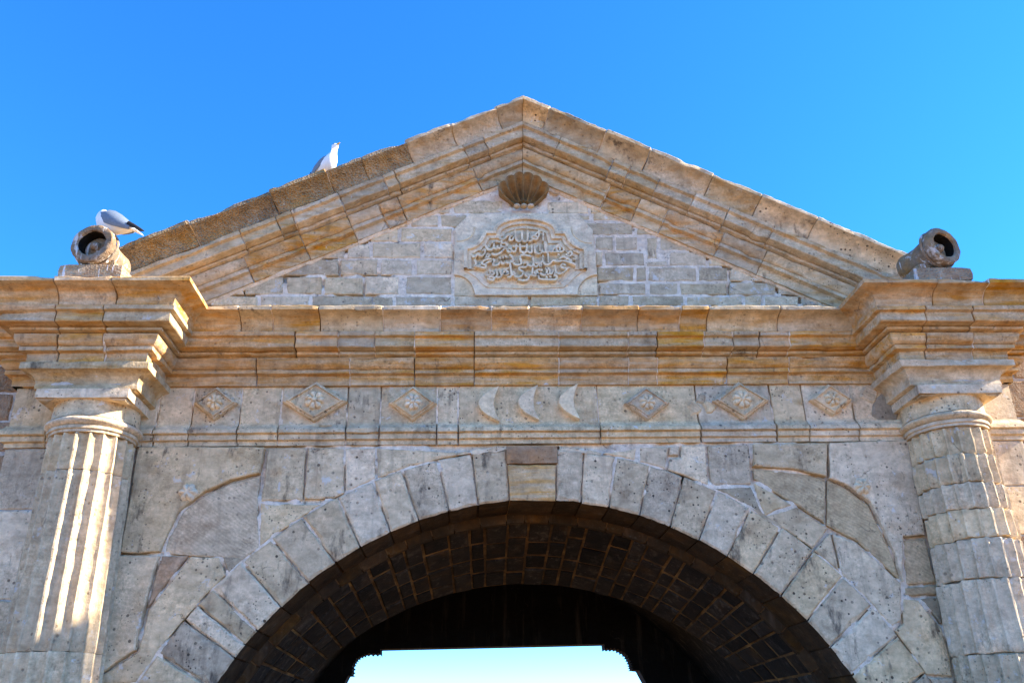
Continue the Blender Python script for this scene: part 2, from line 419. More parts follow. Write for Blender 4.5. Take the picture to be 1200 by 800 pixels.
def course(prof, joints, y, p, mat_fn, top_amp=0., name='cornice_block'):
    ss = [.05, LEN[2]]+[s_front(j, y, p) for j in joints if j < 235]+[LEN[5]]+[s_front(j, y, p) for j in joints if 235 <= j <= 1000]+[LEN[6]]
    ss += [s_front(j, y, p) for j in joints if j > 1000]+[LEN[9], LEN[-1]-.05]
    for a, b in zip(ss, ss[1:]):
        moulding(name, prof, PATH, a, b, mat_fn(), corn, top_amp=top_amp, shift=random.uniform(-.006, .006), amp=.0045)
        if random.random() < .5 and LEN[2] < b < LEN[9]: moulding('mortar_joint', prof, PATH, b-.012, b+.012, 'lime', corn, gap=0, step=.02, shift=-.011, amp=.008)
course(CROWN, [60, 129, 282, 320, 375, 449, 516, 576, 619, 681, 747, 796, 828, 911, 1102, 1162], 345, .55, lambda: random.choice(['ochre', 'ochre', 'rake']), .03)
course(MIDC, [57, 114, 345, 396, 439, 486, 556, 655, 737, 771, 826, 860, 891, 927, 1094, 1150], 400, .36, lambda: random.choice(['ochre', 'ochre', 'rake']))
course(BED, [61, 116, 300, 410, 486, 556, 655, 737, 771, 853, 925, 1093, 1149], 435, .12, lambda: 'ochre')

# --- frieze with its lower moulding; one block per stone, ornaments on top
fr = mortar_sheet('frieze', [(-XE+.03, 4.945), (-XE+.03, 5.70), (XE-.03, 5.70), (XE-.03, 4.945)], 'lime', gate, bias=.02)
FRZ = arc_profile([(0, 5.688), (.004, 5.68), (.0, 5.205), (.02, 5.2), (.085, 5.105, 'cyma'), (.09, 5.075), (.04, 5.066), (.05, 5.056), (.05, 5.0), (.008, 4.99), (.012, 4.936)])
FPATH = [(-XE, 1.), (-XE, 0), (XE, 0), (XE, 1.)]
def fx(px): return 1.0+at(px, 480, 0).x+XE
fj = [.1, 1.0+(5.45-4.98), fx(186), fx(226), fx(282), fx(329), fx(407), fx(446), fx(512), fx(537), fx(701), fx(817), fx(905), fx(943), fx(1000), 1+XE+4.75, 1+XE+5.6, 2*XE+1.9]
for i, (a, b) in enumerate(zip(fj, fj[1:])):
    moulding('frieze_block', FRZ, FPATH, a, b, 'pale', fr, back=-.15, step=.08, amp=.004, shift=random.uniform(-.004, .004), gap=.008)

def ornament_diamond(cx, cy, wpx, hpx):
    c = at(cx, cy, 0); w = at(cx+wpx/2, cy, 0).x-c.x; h = abs(at(cx, cy-hpx/2, 0).z-c.z)
    off = random.random()*9
    rings = [(1., .02), (1., -.05), (.95, -.07), (.88, -.075), (.86, -.10), (.78, -.108), (.76, -.08), (0.02, -.08)]
    V, n = [], 32
    for s, y in rings:
        for i in range(n):
            a = (i+.0)/n*4; k = int(a); t = a-k
            co = [(1, 0), (0, 1), (-1, 0), (0, -1), (1, 0)]
            x = (co[k][0]*(1-t)+co[k+1][0]*t)*w*s; z = (co[k][1]*(1-t)+co[k+1][1]*t)*h*s
            V.append(rough((c.x+x, y, c.z+z), .003, off))
    Fc = grid_faces(len(rings), n)+[tuple((len(rings)-1)*n+i for i in range(n))]
    obj('diamond_panel', V, [f[::-1] for f in Fc], 'pale', fr, 25)
    # rosette: round petals about a boss
    rr = min(w, h)*.50; V, Fc = [], []
    nr, na = 7, 56
    for i in range(nr):
        t = i/(nr-1)
        for j in range(na):
            a = j/na*2*math.pi; lobe = abs(math.cos(a*3.5))**.55
            r = rr*t*(.70+.30*lobe)
            d = .08+.06*math.sqrt(max(0, 1-t**6))*(.55+.45*lobe if t > .3 else 1) + (.012 if t < .22 else -.006 if t < .42 else 0)
            if t == 1: d = .07
            V.append((c.x+r*math.cos(a), -d, c.z+r*math.sin(a)))
    Fc = grid_faces(nr, na)
    obj('rosette', V, [f[::-1] for f in Fc], 'carve', fr, 40)
for a in ((254, 474, 52, 38), (370, 472, 76, 46), (484, 474, 56, 40), (757, 474, 52, 38), (867, 471, 66, 44), (972, 470, 50, 36)): ornament_diamond(*a)
def crescent(cx, cy, w, h):
    c = at(cx, cy, 0); H = .93*abs(at(cx, cy-h/2, 0).z-c.z); W = at(cx+w/2, cy, 0).x-c.x
    out, inn = [], []
    n = 20
    for i in range(n+1):
        t = -1+2*i/n
        xo = -W+1.75*W*t*t
        xi = xo+W*1.3*(1-t*t)**.9
        out.append((c.x+xo, c.z+H*t)); inn.append((c.x+xi+.006, c.z+H*t))
    off = random.random()*9; V = []
    for (xo, z), (xi, _) in zip(out, inn):
        b = .008; w = max(.004, xi-xo)
        b = min(b, w*.3)
        V += [(xo, .02, z), (xo, -.088, z), (xo+b, -.095, z), (xi-b, -.095, z), (xi, -.088, z), (xi, .02, z)]
    V = [rough(v, .003, off) for v in V]
    Fc = [(i*6+j, i*6+j+1, (i+1)*6+j+1, (i+1)*6+j) for i in range(n) for j in range(5)]+[(0, 1, 2, 3, 4, 5), tuple(n*6+j for j in (5, 4, 3, 2, 1, 0))]
    return obj('crescent', V, Fc, 'carve', fr, 35)
crescent(574, 475.5, 27, 43); crescent(620, 474, 26, 43); crescent(667, 473, 26, 43)
# repairs set into the frieze: rough round rubble
for (x, y, r, mt) in ((813, 478, 8, 'brown'), (831, 477, 7, 'pale'), (822, 468, 6, 'brown'), (1037, 480, 17, 'grey'), (1018, 462, 11, 'brown')):
    c = at(x, y, 0); rr = r*.0108
    stone('rubble_patch', [(c.x+rr*(1+.25*math.sin(3*i+x))*math.cos(i/9*6.283), c.z+rr*1.1*(1+.2*math.cos(2*i+y))*math.sin(i/9*6.283)) for i in range(9)], mt, fr, y0=-.022, depth=.1, gap=0, bev=.02, amp=.012, step=.05)

# --- arch ring
ring = mortar_sheet('arch_ring', arc_pts(RO_+.04, CO, R(12), R(168), 60)+arc_pts(RI+.03, CI, R(168), R(10), 60), 'lime', gate, bias=-.22)
prism('arch_bed', arc_pts(RO_, CO, R(12), R(168), 60)+arc_pts(RI+.03, CI, R(168), R(10), 60), .08, .75, 'soot_shade', gate)
JO = [(594, 524, 597, 587), (552, 528, 560, 590), (512, 537, 526, 599), (470, 547, 490, 609), (437, 562, 457, 623), (395, 581, 422, 640), (354, 605, 394, 660), (317, 629, 360, 680), (282, 657, 332, 714), (247, 687, 301, 738), (228, 706, 288, 756), (213, 724, 277, 772), (181, 764, 250, 806), (152, 806, 222, 850)]
JR = [(652, 523, 651, 588), (684, 527, 681, 591), (722, 535, 713, 597), (762, 545, 749, 606), (801, 559, 785, 618), (840, 577, 820, 631), (877, 600, 853, 650), (911, 625, 882, 674), (951, 648, 912, 702), (988, 674, 947, 726), (1022, 710, 977, 754), (1054, 743, 1003, 787), (1084, 788, 1030, 830)]
def on_ring(j):
    o, i = at(j[0], j[1], 0), at(j[2], j[3], 0)
    ao, ai = math.atan2(o.z-CO, o.x), math.atan2(i.z-CI, i.x)
    return ao, ai
def voussoir(a, b, mat):
    (o0, i0), (o1, i1) = a, b
    n = max(2, round(abs(o1-o0)*RO_/.12))
    out = [(RO_*math.cos(o0+(o1-o0)*k/n), CO+RO_*math.sin(o0+(o1-o0)*k/n)) for k in range(n+1)]
    inn = [(RI*math.cos(i0+(i1-i0)*k/n), CI+RI*math.sin(i0+(i1-i0)*k/n)) for k in range(n+1)]
    o = stone('voussoir', out+inn[::-1], mat, ring, y0=random.uniform(-.016, .0), depth=.76, gap=.009, bev=.020, amp=.011)
    o.data.materials.append(M['soot_shade'])                 # passage stain, with the soffit's deep shade put into the colour
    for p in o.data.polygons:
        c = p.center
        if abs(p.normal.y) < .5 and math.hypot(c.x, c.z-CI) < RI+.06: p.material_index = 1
    return o
for lst in (JO, JR):
    js = [on_ring(j) for j in lst]
    d = (js[-1][0]-js[-2][0])
    while abs(js[-1][0]-math.pi/2) < R(76): js.append((js[-1][0]+math.copysign(R(4.6), d), js[-1][1]+math.copysign(R(4.9), d)))
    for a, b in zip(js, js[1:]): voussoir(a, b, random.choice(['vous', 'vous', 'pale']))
k0, k1 = at(594, 544, -.02), at(652, 544, -.02); kb0, kb1 = at(597, 587, 0), at(651, 588, 0); kt0, kt1 = at(593, 523, -.05), at(653, 522, -.05)
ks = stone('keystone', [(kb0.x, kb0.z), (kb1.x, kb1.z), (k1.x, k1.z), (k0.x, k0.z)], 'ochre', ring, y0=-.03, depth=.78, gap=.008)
ks.data.materials.append(M['soot_shade'])
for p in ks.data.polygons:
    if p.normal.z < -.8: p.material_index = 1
kp = [(0, kt0.z-.005), (.075, kt0.z-.005), (.075, kt0.z-.075), (.04, kt0.z-.14), (.03, k0.z+.01)]
moulding('keystone_cap', kp, [(kt0.x, 0), (kt1.x, 0)], 0, kt1.x-kt0.x, 'rust', ring, back=-.2, gap=.004)

# --- spandrels, stone by stone
spn = mortar_sheet('spandrel_walling', [(-5.0, 4.94), (-5.0, 1.5), (-4.7, 1.5)]+[p for p in arc_pts(RO_-.08, CO, R(162), R(18), 50)]+[(4.7, 1.5), (5.0, 1.5), (5.0, 4.94)], 'lime', gate, bias=-.10)
ARC = lambda x0, x1: None
SP = [
 ('pale', -.05, [(163, 524), (311, 524), (306, 555), (270, 564), (240, 577), (211, 600), (196, 630), (190, 648), (141, 649), (150, 600)]),
 ('brown', 0, [(306, 556), (303, 575), (299, 634), (278, 648), (191, 648), (197, 630), (212, 601), (241, 578), (271, 565)]),
 ('rust', 0, [(190, 650), (222, 650), (172, 712), (183, 668)]),
 ('pale', -.05, [(140, 651), (189, 650), (182, 668), (171, 713), (160, 762), (118, 790)]),
 ('pale', 0, [(173, 714), (223, 651), (257, 652), (261, 669), (232, 696), (212, 721), (180, 762), (157, 800), (110, 802), (120, 790), (161, 763)]),
 ('grey', .01, [(259, 651), (286, 648), (281, 655), (262, 667)]),
 ('pale', 0, [(313, 524), (359, 524), (355, 586), (305, 588)]), ('pale', 0, [(360, 524), (403, 524), (401, 573), (390, 581), (356, 585)]),
 ('pale', 0, [(305, 589), (376, 587), (354, 603), (318, 627), (300, 637)]), ('vous', 0, [(404, 524), (440, 524), (440, 558), (403, 574)]),
 ('pale', 0, [(441, 524), (552, 524), (512, 533), (470, 544), (441, 557)]),
 ('pale', .0, [(656, 521), (690, 521), (686, 525), (656, 524)]), ('vous', .006, [(691, 522), (706, 522), (704, 530), (690, 528)]),
 ('vous', 0, [(707, 523), (747, 524), (744, 539), (710, 531)]), ('vous', 0, [(749, 523), (784, 523), (780, 547), (750, 541)]), ('brown', .01, [(785, 522), (797, 522), (796, 533), (784, 534)]),
 ('pale', 0, [(798, 522), (827, 521), (832, 566), (822, 566), (800, 556), (783, 548), (785, 536), (797, 535)]), ('pale', 0, [(829, 521), (879, 520), (881, 567), (834, 567)]),
 ('grey', .02, [(836, 571), (880, 570), (900, 596), (893, 600), (878, 598), (852, 582)]),
 ('pale', -.05, [(881, 520), (968, 519), (968, 560), (935, 552), (882, 547)]), 
 ('pale', -.055, [(970, 519), (1064, 516), (1083, 628), (1057, 630), (1056, 682), (1048, 653), (1036, 626), (1018, 590), (995, 572), (970, 561)]),
 ('brown', .006, [(882, 548), (935, 553), (968, 561), (968, 614), (931, 590), (883, 561)]),
 ('brown', .006, [(969, 561), (995, 573), (1018, 591), (1036, 627), (1048, 654), (1056, 681), (1042, 668), (1006, 635), (969, 615)]),
 ('brown', .01, [(879, 601), (894, 603), (914, 618), (911, 624)]),
 ('vous', 0, [(898, 600), (933, 593), (971, 618), (952, 645), (914, 620)]), ('vous', .004, [(956, 641), (973, 623), (986, 670), (954, 648)]),
 ('pale', 0, [(975, 624), (1003, 634), (1057, 683), (1057, 728), (1046, 735), (1020, 706), (988, 671)]),
 ('brown', 0, [(1058, 632), (1085, 631), (1098, 683), (1062, 685)]), ('brown', 0, [(1059, 687), (1099, 685), (1101, 697), (1060, 698)]),
 ('grey', 0, [(1078, 700), (1102, 698), (1108, 722), (1104, 731)]),
 ('pale', 0, [(1058, 700), (1076, 702), (1104, 735), (1114, 770), (1117, 792), (1087, 790), (1054, 741), (1048, 738), (1058, 730)]),
 ('pale', -.012, [(553, 523), (593, 522), (593, 525), (553, 528)]),
 ('pale', 0, [(884, 564), (929, 591), (900, 598), (886, 580)]),
 ('pale', 0, [(1090, 793), (1118, 794), (1128, 860), (1125, 860)]),
]
def snap(poly):
    out = []
    f = lambda x, z: math.hypot(x, z-CO)
    n = len(poly)
    for i in range(n):
        (x, z), (x2, z2) = poly[i], poly[(i+1) % n]
        on = lambda x, z: f(x, z) < RO_+.11
        pt = lambda x, z: (x*(RO_+.001)/f(x, z), CO+(z-CO)*(RO_+.001)/f(x, z))
        a = pt(x, z) if on(x, z) else (x, z); out.append(a)
        if on(x, z) and on(x2, z2):
            b = pt(x2, z2); k = max(1, int(math.dist(a, b)/.12))
            out += [pt(a[0]+(b[0]-a[0])*j/k, a[1]+(b[1]-a[1])*j/k) for j in range(1, k)]
    return out
for mt, dy, pts in SP:
    stone('stone', snap(pxpoly(pts)), mt, spn, y0=min(dy, .0015), depth=.18, gap=.008, bev=.012, amp=.010)
# low carved medallions on the spandrel stones
for (x, y, r) in ((222, 578, 10), (1008, 571, 10)):
    c = at(x, y, 0); V = []; rr = r*.0112; nr, na = 6, 40
    for i in range(nr):
        t = i/(nr-1)
        for j in range(na):
            a = j/na*2*math.pi; lb = abs(math.cos(3*a))
            V.append((c.x+rr*t*(.8+.2*lb)*math.cos(a), -.046-.075*(1-t**4)*(.6+.4*lb if .3 < t < .95 else .8), c.z+rr*t*(.8+.2*lb)*math.sin(a)))
    obj('carved_flower', V, [f[::-1] for f in grid_faces(nr, na)], 'carve', spn, 40)

# --- pediment: tympanum of bricks, plaque, shell
tym = mortar_sheet('tympanum', [(-4.45, 6.40), (0, 8.95), (4.45, 6.40)], 'lime', gate, bias=.5)
BR = {(346, 359): [(246, 303), (304, 363), (364, 461), (463, 530), (532, 620), (621, 701), (702, 739), (740, 802), (803, 871), (872, 894), (895, 937), (938, 985)],
 (323.5, 345.5): [(262, 286), (287, 333), (335, 378), (379, 426), (427, 468), (475, 530)], (303.5, 323): [(308, 331), (332, 397), (398, 443), (446, 484), (487, 531)],
 (284.5, 303): [(352, 364), (365, 405), (406, 434), (436, 494), (496, 531)], (267, 284): [(400, 433), (434, 467), (469, 531)], (251, 266.5): [(455, 479), (480, 514), (516, 548)], (234, 250.5): [(500, 528), (530, 590)],
 (236, 251): [(640, 690), (691, 720)], (251.5, 258.5): [(677, 693)], (247, 259): [(694, 730)], (259.5, 276): [(684, 742), (744, 780)], (276.5, 294): [(697, 720), (720.5, 748), (772, 829)], (277, 304): [(757, 771)],
 (294.5, 312): [(697, 707), (708, 756), (784, 829), (830, 890)], (304.5, 313): [(757, 783)], (312.5, 330): [(699, 744), (745, 758), (759, 817), (818, 853), (855, 915)], (330.5, 346): [(702, 758), (760, 795), (796, 853), (854, 910), (911, 955)]}
for (y0, y1), xs in BR.items():
    for x0, x1 in xs:
        j = lambda: random.uniform(-.8, .8)
        stone('brick', pxpoly([(x0, y0+j()), (x1, y0+j()), (x1+j(), y1), (x0+j(), y1)]), random.choice(['brick', 'brick', 'brick', 'pale']), tym, y0=0, depth=.09, gap=.013, bev=.012, amp=.010, step=.06)

pl_pts = [(533, 269), (551, 252), (676, 251.5), (694, 271), (700.5, 346)]
def zpl(x, y): return (500+x/4.704, 190+y/4.704)
qa = [zpl(155+110*math.cos(a), 740-112*math.sin(a)) for a in [math.pi/2*i/10 for i in range(11)]]
qb = [zpl(940-110*math.cos(a), 738-110*math.sin(a)) for a in [math.pi/2*i/10 for i in range(11)]]
plq = stone('plaque', pxpoly([(533, 269), (551, 252), (676, 251.5), (694, 271), (699.3, 322)]+qb[::-1][0:11]+qa[0:11]+[(532, 323)]), 'carve', gate, y0=-.04, depth=.14, gap=0, bev=.006, amp=.002, tilt=0, step=.06)
stone('corner_stone', pxpoly([(532.5, 347)]+qa), 'carve', plq, y0=-.005, depth=.1, gap=.002, bev=.003, amp=.001, tilt=0)
stone('corner_stone', pxpoly([(700.5, 346)]+qb), 'carve', plq, y0=-.005, depth=.1, gap=.002, bev=.003, amp=.001, tilt=0)
def ribbon(name, px, prof, Y, mat, parent, closed=False, off_dir=1):
    """sweep a (sideways, outward) profile along a line in the wall plane"""
    pts = [Vector(p) for p in pxpoly(px, Y)]; n = len(pts); m = len(prof); V = []
    for i, p in enumerate(pts):
        a = pts[i-1] if i or closed else p; b = pts[(i+1) % n] if i < n-1 or closed else p
        d1 = (p-a).normalized() if (p-a).length > 1e-6 else (b-p).normalized(); d2 = (b-p).normalized() if (b-p).length > 1e-6 else d1
        n1, n2 = Vector((-d1.y, d1.x)), Vector((-d2.y, d2.x)); mm = (n1+n2)/max(.4, 1+n1.dot(n2))
        for o_, d in prof: V.append((p.x+mm.x*o_*off_dir, Y-d, p.y+mm.y*o_*off_dir))
    Fc = [(i*m+j, i*m+j+1, ((i+1) % n)*m+j+1, ((i+1) % n)*m+j) for i in range(n if closed else n-1) for j in range(m-1)]
    if off_dir > 0: Fc = [f[::-1] for f in Fc]
    return obj(name, V, Fc, mat, parent, 40)
half = [(205, 600), (205, 520), (208, 484)]+[(208+100*math.sin(t), 484-84*(1-math.cos(t))*1.0) for t in [R(20), R(40), R(60), R(78)]]+[(318, 396), (366, 396)]
top = [(366+(174)*(1-math.cos(t)), 396-78*math.sin(t)) for t in [R(12+i*11.14) for i in range(8)]]
lft = half+top
full = lft+[(1086-x, y+2) for x, y in lft[::-1][1:]]
fpts = [zpl(x, y) for x, y in full]
ribbon('frame_moulding', fpts, [(0, 0), (0, .095), (-.02, .10), (-.045, .095), (-.048, .055), (-.075, .065), (-.10, .06), (-.103, .025), (-.13, .035), (-.155, .03), (-.158, -.02)], -.038, 'carve', plq, off_dir=1)
low = [(205, 600), (235, 612), (270, 636), (305, 672), (330, 690)]
for pp in (low, [(1086-x, y) for x, y in low][::-1]): ribbon('frame_moulding', [zpl(*p) for p in pp], [(0, 0), (0, .018), (.03, .02), (.06, .018), (.07, .008), (.10, .01), (.12, 0)], -.038, 'carve', plq)
ribbon('frame_moulding', [zpl(330, 692), zpl(540, 700), zpl(756, 692)], [(0, 0), (0, .014), (.04, .014), (.05, 0)], -.038, 'carve', plq)
# corner roundels above
for a0, c_ in ((0, (175, 365)), (1, (900, 365))):
    pp = [zpl(c_[0]+(95 if not a0 else -95)*math.sin(t), c_[1]+75*math.cos(t)) for t in [R(-5+i*10) for i in range(11)]]
    ribbon('roundel_edge', pp, [(0, 0), (.008, .012), (.02, .012), (.03, 0)], -.038, 'carve', plq)

# the carved Arabic lines: each pen stroke is a raised rounded ridge
def LQ(pts): return [(525+x/8, 245+y/8) for x, y in pts]
def RQ(pts): return [(605+x/8, 245+y/8) for x, y in pts]
def smooth_line(p, k=4):
    if len(p) < 3: return p
    out = []
    for i in range(len(p)-1):
        a, b, c, d = Vector(p[max(0, i-1)]), Vector(p[i]), Vector(p[i+1]), Vector(p[min(len(p)-1, i+2)])
        for j in range(k):
            t = j/k
            out.append(tuple(.5*((2*b)+(c-a)*t+(2*a-5*b+4*c-d)*t*t+(3*b-a-3*c+d)*t**3)))
    return out+[p[-1]]
STROKES = [
 # first line
 LQ([(612, 296), (598, 322), (575, 318), (580, 290), (604, 272), (560, 280), (520, 312), (492, 310), (488, 290), (506, 278)]),
 LQ([(626, 232), (630, 290), (648, 332), (676, 330), (690, 300), (690, 236)]), LQ([(690, 300), (700, 330), (730, 332), (742, 310), (744, 236)]), LQ([(738, 198), (744, 212)]),
 RQ([(116, 332), (140, 326), (150, 306), (132, 300)]), RQ([(150, 306), (180, 316), (196, 300), (166, 282), (140, 290)]), RQ([(196, 300), (206, 280), (208, 238)]), RQ([(166, 282), (200, 246), (216, 236)]), RQ([(248, 252), (246, 328)]),
 # second line
 LQ([(350, 372), (372, 408), (404, 414), (424, 396), (430, 360)]), LQ([(430, 396), (452, 404), (462, 378)]), LQ([(462, 396), (490, 398), (494, 366)]), LQ([(412, 340), (414, 348)]), LQ([(446, 336), (466, 340)]),
 LQ([(498, 330), (504, 352), (536, 352), (550, 376), (530, 388), (500, 384)]), LQ([(412, 452), (440, 462), (480, 448), (510, 420), (530, 404), (548, 404)]), LQ([(548, 404), (556, 424), (580, 436), (592, 416), (576, 402), (560, 414)]), LQ([(592, 424), (622, 430), (634, 410), (636, 362)]),
 LQ([(606, 382), (720, 382)]), LQ([(672, 364), (676, 420), (700, 436), (730, 430), (736, 364)]), LQ([(736, 420), (768, 440), (782, 426), (780, 368)]), LQ([(702, 444), (712, 454)]),
 RQ([(166, 366), (172, 430), (200, 450), (230, 440), (240, 412)]), RQ([(216, 362), (218, 420)]), RQ([(240, 430), (262, 436), (276, 416), (270, 340)]), RQ([(262, 340), (274, 432), (300, 430), (330, 432)]),
 RQ([(330, 432), (350, 400), (386, 366), (420, 380), (440, 404), (424, 428), (390, 430), (370, 410), (380, 384), (404, 396), (400, 424)]), RQ([(330, 432), (396, 434)]), RQ([(404, 346), (408, 356)]), RQ([(388, 456), (394, 462)]),
 # third line
 LQ([(228, 460), (240, 480), (262, 474), (278, 446), (300, 470), (322, 466), (344, 440), (340, 412), (322, 424)]), LQ([(298, 416), (312, 404)]), LQ([(252, 508), (262, 540), (250, 566), (276, 566), (300, 556)]), LQ([(276, 566), (310, 578), (346, 580), (352, 556), (328, 548), (318, 530), (360, 504), (400, 500)]), LQ([(352, 540), (384, 524), (402, 520)]), LQ([(350, 484), (372, 480), (386, 462), (368, 450), (358, 470)]),
 LQ([(424, 500), (432, 520), (420, 548), (440, 560), (470, 548), (492, 522), (506, 540), (530, 536), (540, 516), (552, 536), (578, 530), (590, 510)]), LQ([(478, 484), (490, 496)]), LQ([(508, 478), (516, 490)]), LQ([(536, 472), (546, 482)]), LQ([(578, 462), (600, 480), (608, 520), (590, 524)]),
 LQ([(610, 540), (640, 554), (676, 548), (684, 520), (672, 490), (676, 468), (706, 464), (770, 474)]), LQ([(706, 540), (730, 530), (744, 548), (728, 572), (690, 578)]), LQ([(744, 556), (780, 566), (798, 552), (794, 480)]),
 RQ([(152, 556), (184, 570), (206, 552), (226, 570), (226, 540), (202, 536)]), RQ([(174, 530), (200, 540), (240, 522), (246, 470)]), RQ([(246, 520), (262, 548), (290, 552), (316, 536)]), RQ([(292, 452), (296, 530)]), RQ([(316, 536), (340, 516), (380, 522), (440, 518), (500, 532), (546, 552)]), RQ([(400, 496), (430, 480), (470, 490), (510, 520)]), RQ([(440, 518), (470, 500)]), RQ([(462, 456), (490, 470), (514, 456), (506, 432), (484, 436), (480, 460)]), RQ([(528, 494), (546, 500)]),
 # fourth line
 LQ([(350, 640), (372, 650), (392, 640), (400, 610), (424, 620), (426, 640), (400, 644)]), LQ([(372, 676), (390, 690), (420, 694), (432, 676), (404, 664), (372, 672)]), LQ([(386, 612), (392, 600)]), LQ([(448, 594), (460, 640), (450, 664), (480, 668), (500, 650), (480, 600)]), LQ([(500, 640), (530, 636), (560, 628), (540, 604), (520, 620), (536, 640), (566, 636)]), LQ([(520, 596), (560, 586)]), LQ([(578, 536), (586, 600), (592, 640), (580, 664), (558, 668)]), LQ([(596, 650), (622, 640), (606, 620), (596, 636)]), LQ([(620, 660), (656, 668), (690, 652), (700, 620), (676, 606), (660, 584), (700, 570)]), LQ([(656, 690), (700, 700), (744, 690), (752, 660), (738, 630), (722, 644), (744, 660)]), LQ([(752, 650), (780, 646), (790, 580)]),
 RQ([(138, 648), (170, 656), (196, 640), (180, 610), (166, 630), (196, 644)]), RQ([(186, 606), (210, 598), (236, 606)]), RQ([(206, 660), (212, 684), (260, 690), (340, 692), (370, 684), (372, 660), (350, 650)]), RQ([(220, 632), (250, 650), (276, 640), (282, 600), (270, 584), (300, 592), (310, 620), (300, 640), (280, 640)]), RQ([(314, 640), (330, 630), (340, 600)]), RQ([(276, 664), (284, 670)]), RQ([(308, 660), (318, 666)]), RQ([(360, 560), (362, 610), (352, 646)]), RQ([(362, 620), (400, 636), (440, 620), (470, 590), (490, 580)]), RQ([(470, 586), (430, 580), (412, 560), (430, 546), (452, 556)]),
 # small date above the frame
 RQ([(22, 66), (22, 82)]), RQ([(38, 66), (38, 82)]), RQ([(52, 66), (54, 82)]), RQ([(72, 66), (64, 76), (76, 82)]), RQ([(92, 66), (86, 76), (98, 80), (104, 66)]), RQ([(122, 68), (134, 82), (150, 68)]),
]
V, Fc = [], []
for si, s in enumerate(STROKES):
    small = si >= len(STROKES)-6
    pts = [Vector(p) for p in pxpoly(smooth_line(s, 4), -.018)]
    r = .006 if small else .0138; hgt = .012 if small else .075
    prof = [(-1, -.2), (-1, .88), (-.8, 1), (.8, 1), (1, .88), (1, -.2)]; m = len(prof); base = len(V); n = len(pts)
    for i, p in enumerate(pts):
        d = (pts[min(n-1, i+1)]-pts[max(0, i-1)]).normalized(); nn = Vector((-d.y, d.x))
        q = p.copy()
        if i == 0: q -= d*r*.6
        if i == n-1: q += d*r*.6
        w = r*(.7 if i in (0, n-1) else 1)*(.72+.6*abs(math.sin(math.atan2(d.y, d.x)-.9)))
        for a, b in prof: V.append((q.x+nn.x*a*w, -.036-b*hgt-.00035*(si % 17), q.y+nn.y*a*w))
    Fc += [(base+i*m+j, base+(i+1)*m+j, base+(i+1)*m+j+1, base+i*m+j+1) for i in range(n-1) for j in range(m-1)]
    Fc += [tuple(base+j for j in range(m)), tuple(base+(n-1)*m+j for j in range(m))[::-1]]
ins = obj('inscription', V, Fc, 'carve', plq, 40)
tag(ins, label='raised Arabic inscription in four carved lines', kind='stuff')

# scallop shell
def shell():
    c = at(613.5, 249, 0); RW, RH = .44, .50; V = []; nr, na = 12, 81
    for i in range(nr):
        t = i/(nr-1); rr = .30+.70*t
        for j in range(na):
            u = j/(na-1); a = R(146)-u*R(112)
            lob = abs(math.sin(u*math.pi*6.0))
            e = rr*(1-.10*(1-lob**.5)*t)
            d = .09+.16*t**1.8*(.55+.45*math.sin(u*math.pi))
            d -= .12*lob**.8*math.sin(math.pi*min(1, .12+t*.86))
            V.append((c.x+RW*e*math.cos(a)*(1.12-.12*t), -d, c.z+RH*e*math.sin(a)))
    Fc = grid_faces(nr, na, False)
    border = [(nr-1)*na+j for j in range(na)]+[i*na+na-1 for i in range(nr-2, -1, -1)]+[j for j in range(na-2, -1, -1)]+[i*na for i in range(1, nr-1)]
    m = len(border); b0 = len(V); cx = c.x; cz = c.z+.30
    for s_, dy in ((1.035, -.004), (1.03, .03), (.98, 1)):
        for k in border:
            x, y, z = V[k]; V.append((cx+(x-cx)*s_, .03 if dy == 1 else y+dy, cz+(z-cz)*s_))
    rings_ = [border]+[[b0+q*m+i for i in range(m)] for q in range(3)]
    for A, B in zip(rings_, rings_[1:]): Fc += [(A[i], B[i], B[(i+1) % m], A[(i+1) % m]) for i in range(m)]
    return obj('shell_ornament', V, [f[::-1] for f in Fc], 'shell', gate, 60)
sh = shell()
for dx in (-.095, 0, .095):                             # scroll knobs of the hinge
    c = at(613.5, 246, 0); V = []
    for i in range(9):
        f = math.pi*i/8
        for j in range(12):
            a = j/12*6.283; V.append((c.x+dx+.05*math.sin(f)*math.cos(a), -.09-.05*math.cos(f)*1.0, c.z+.035*math.sin(f)*math.sin(a)))
    obj('scroll', V, grid_faces(9, 12), 'rake', sh, 60)

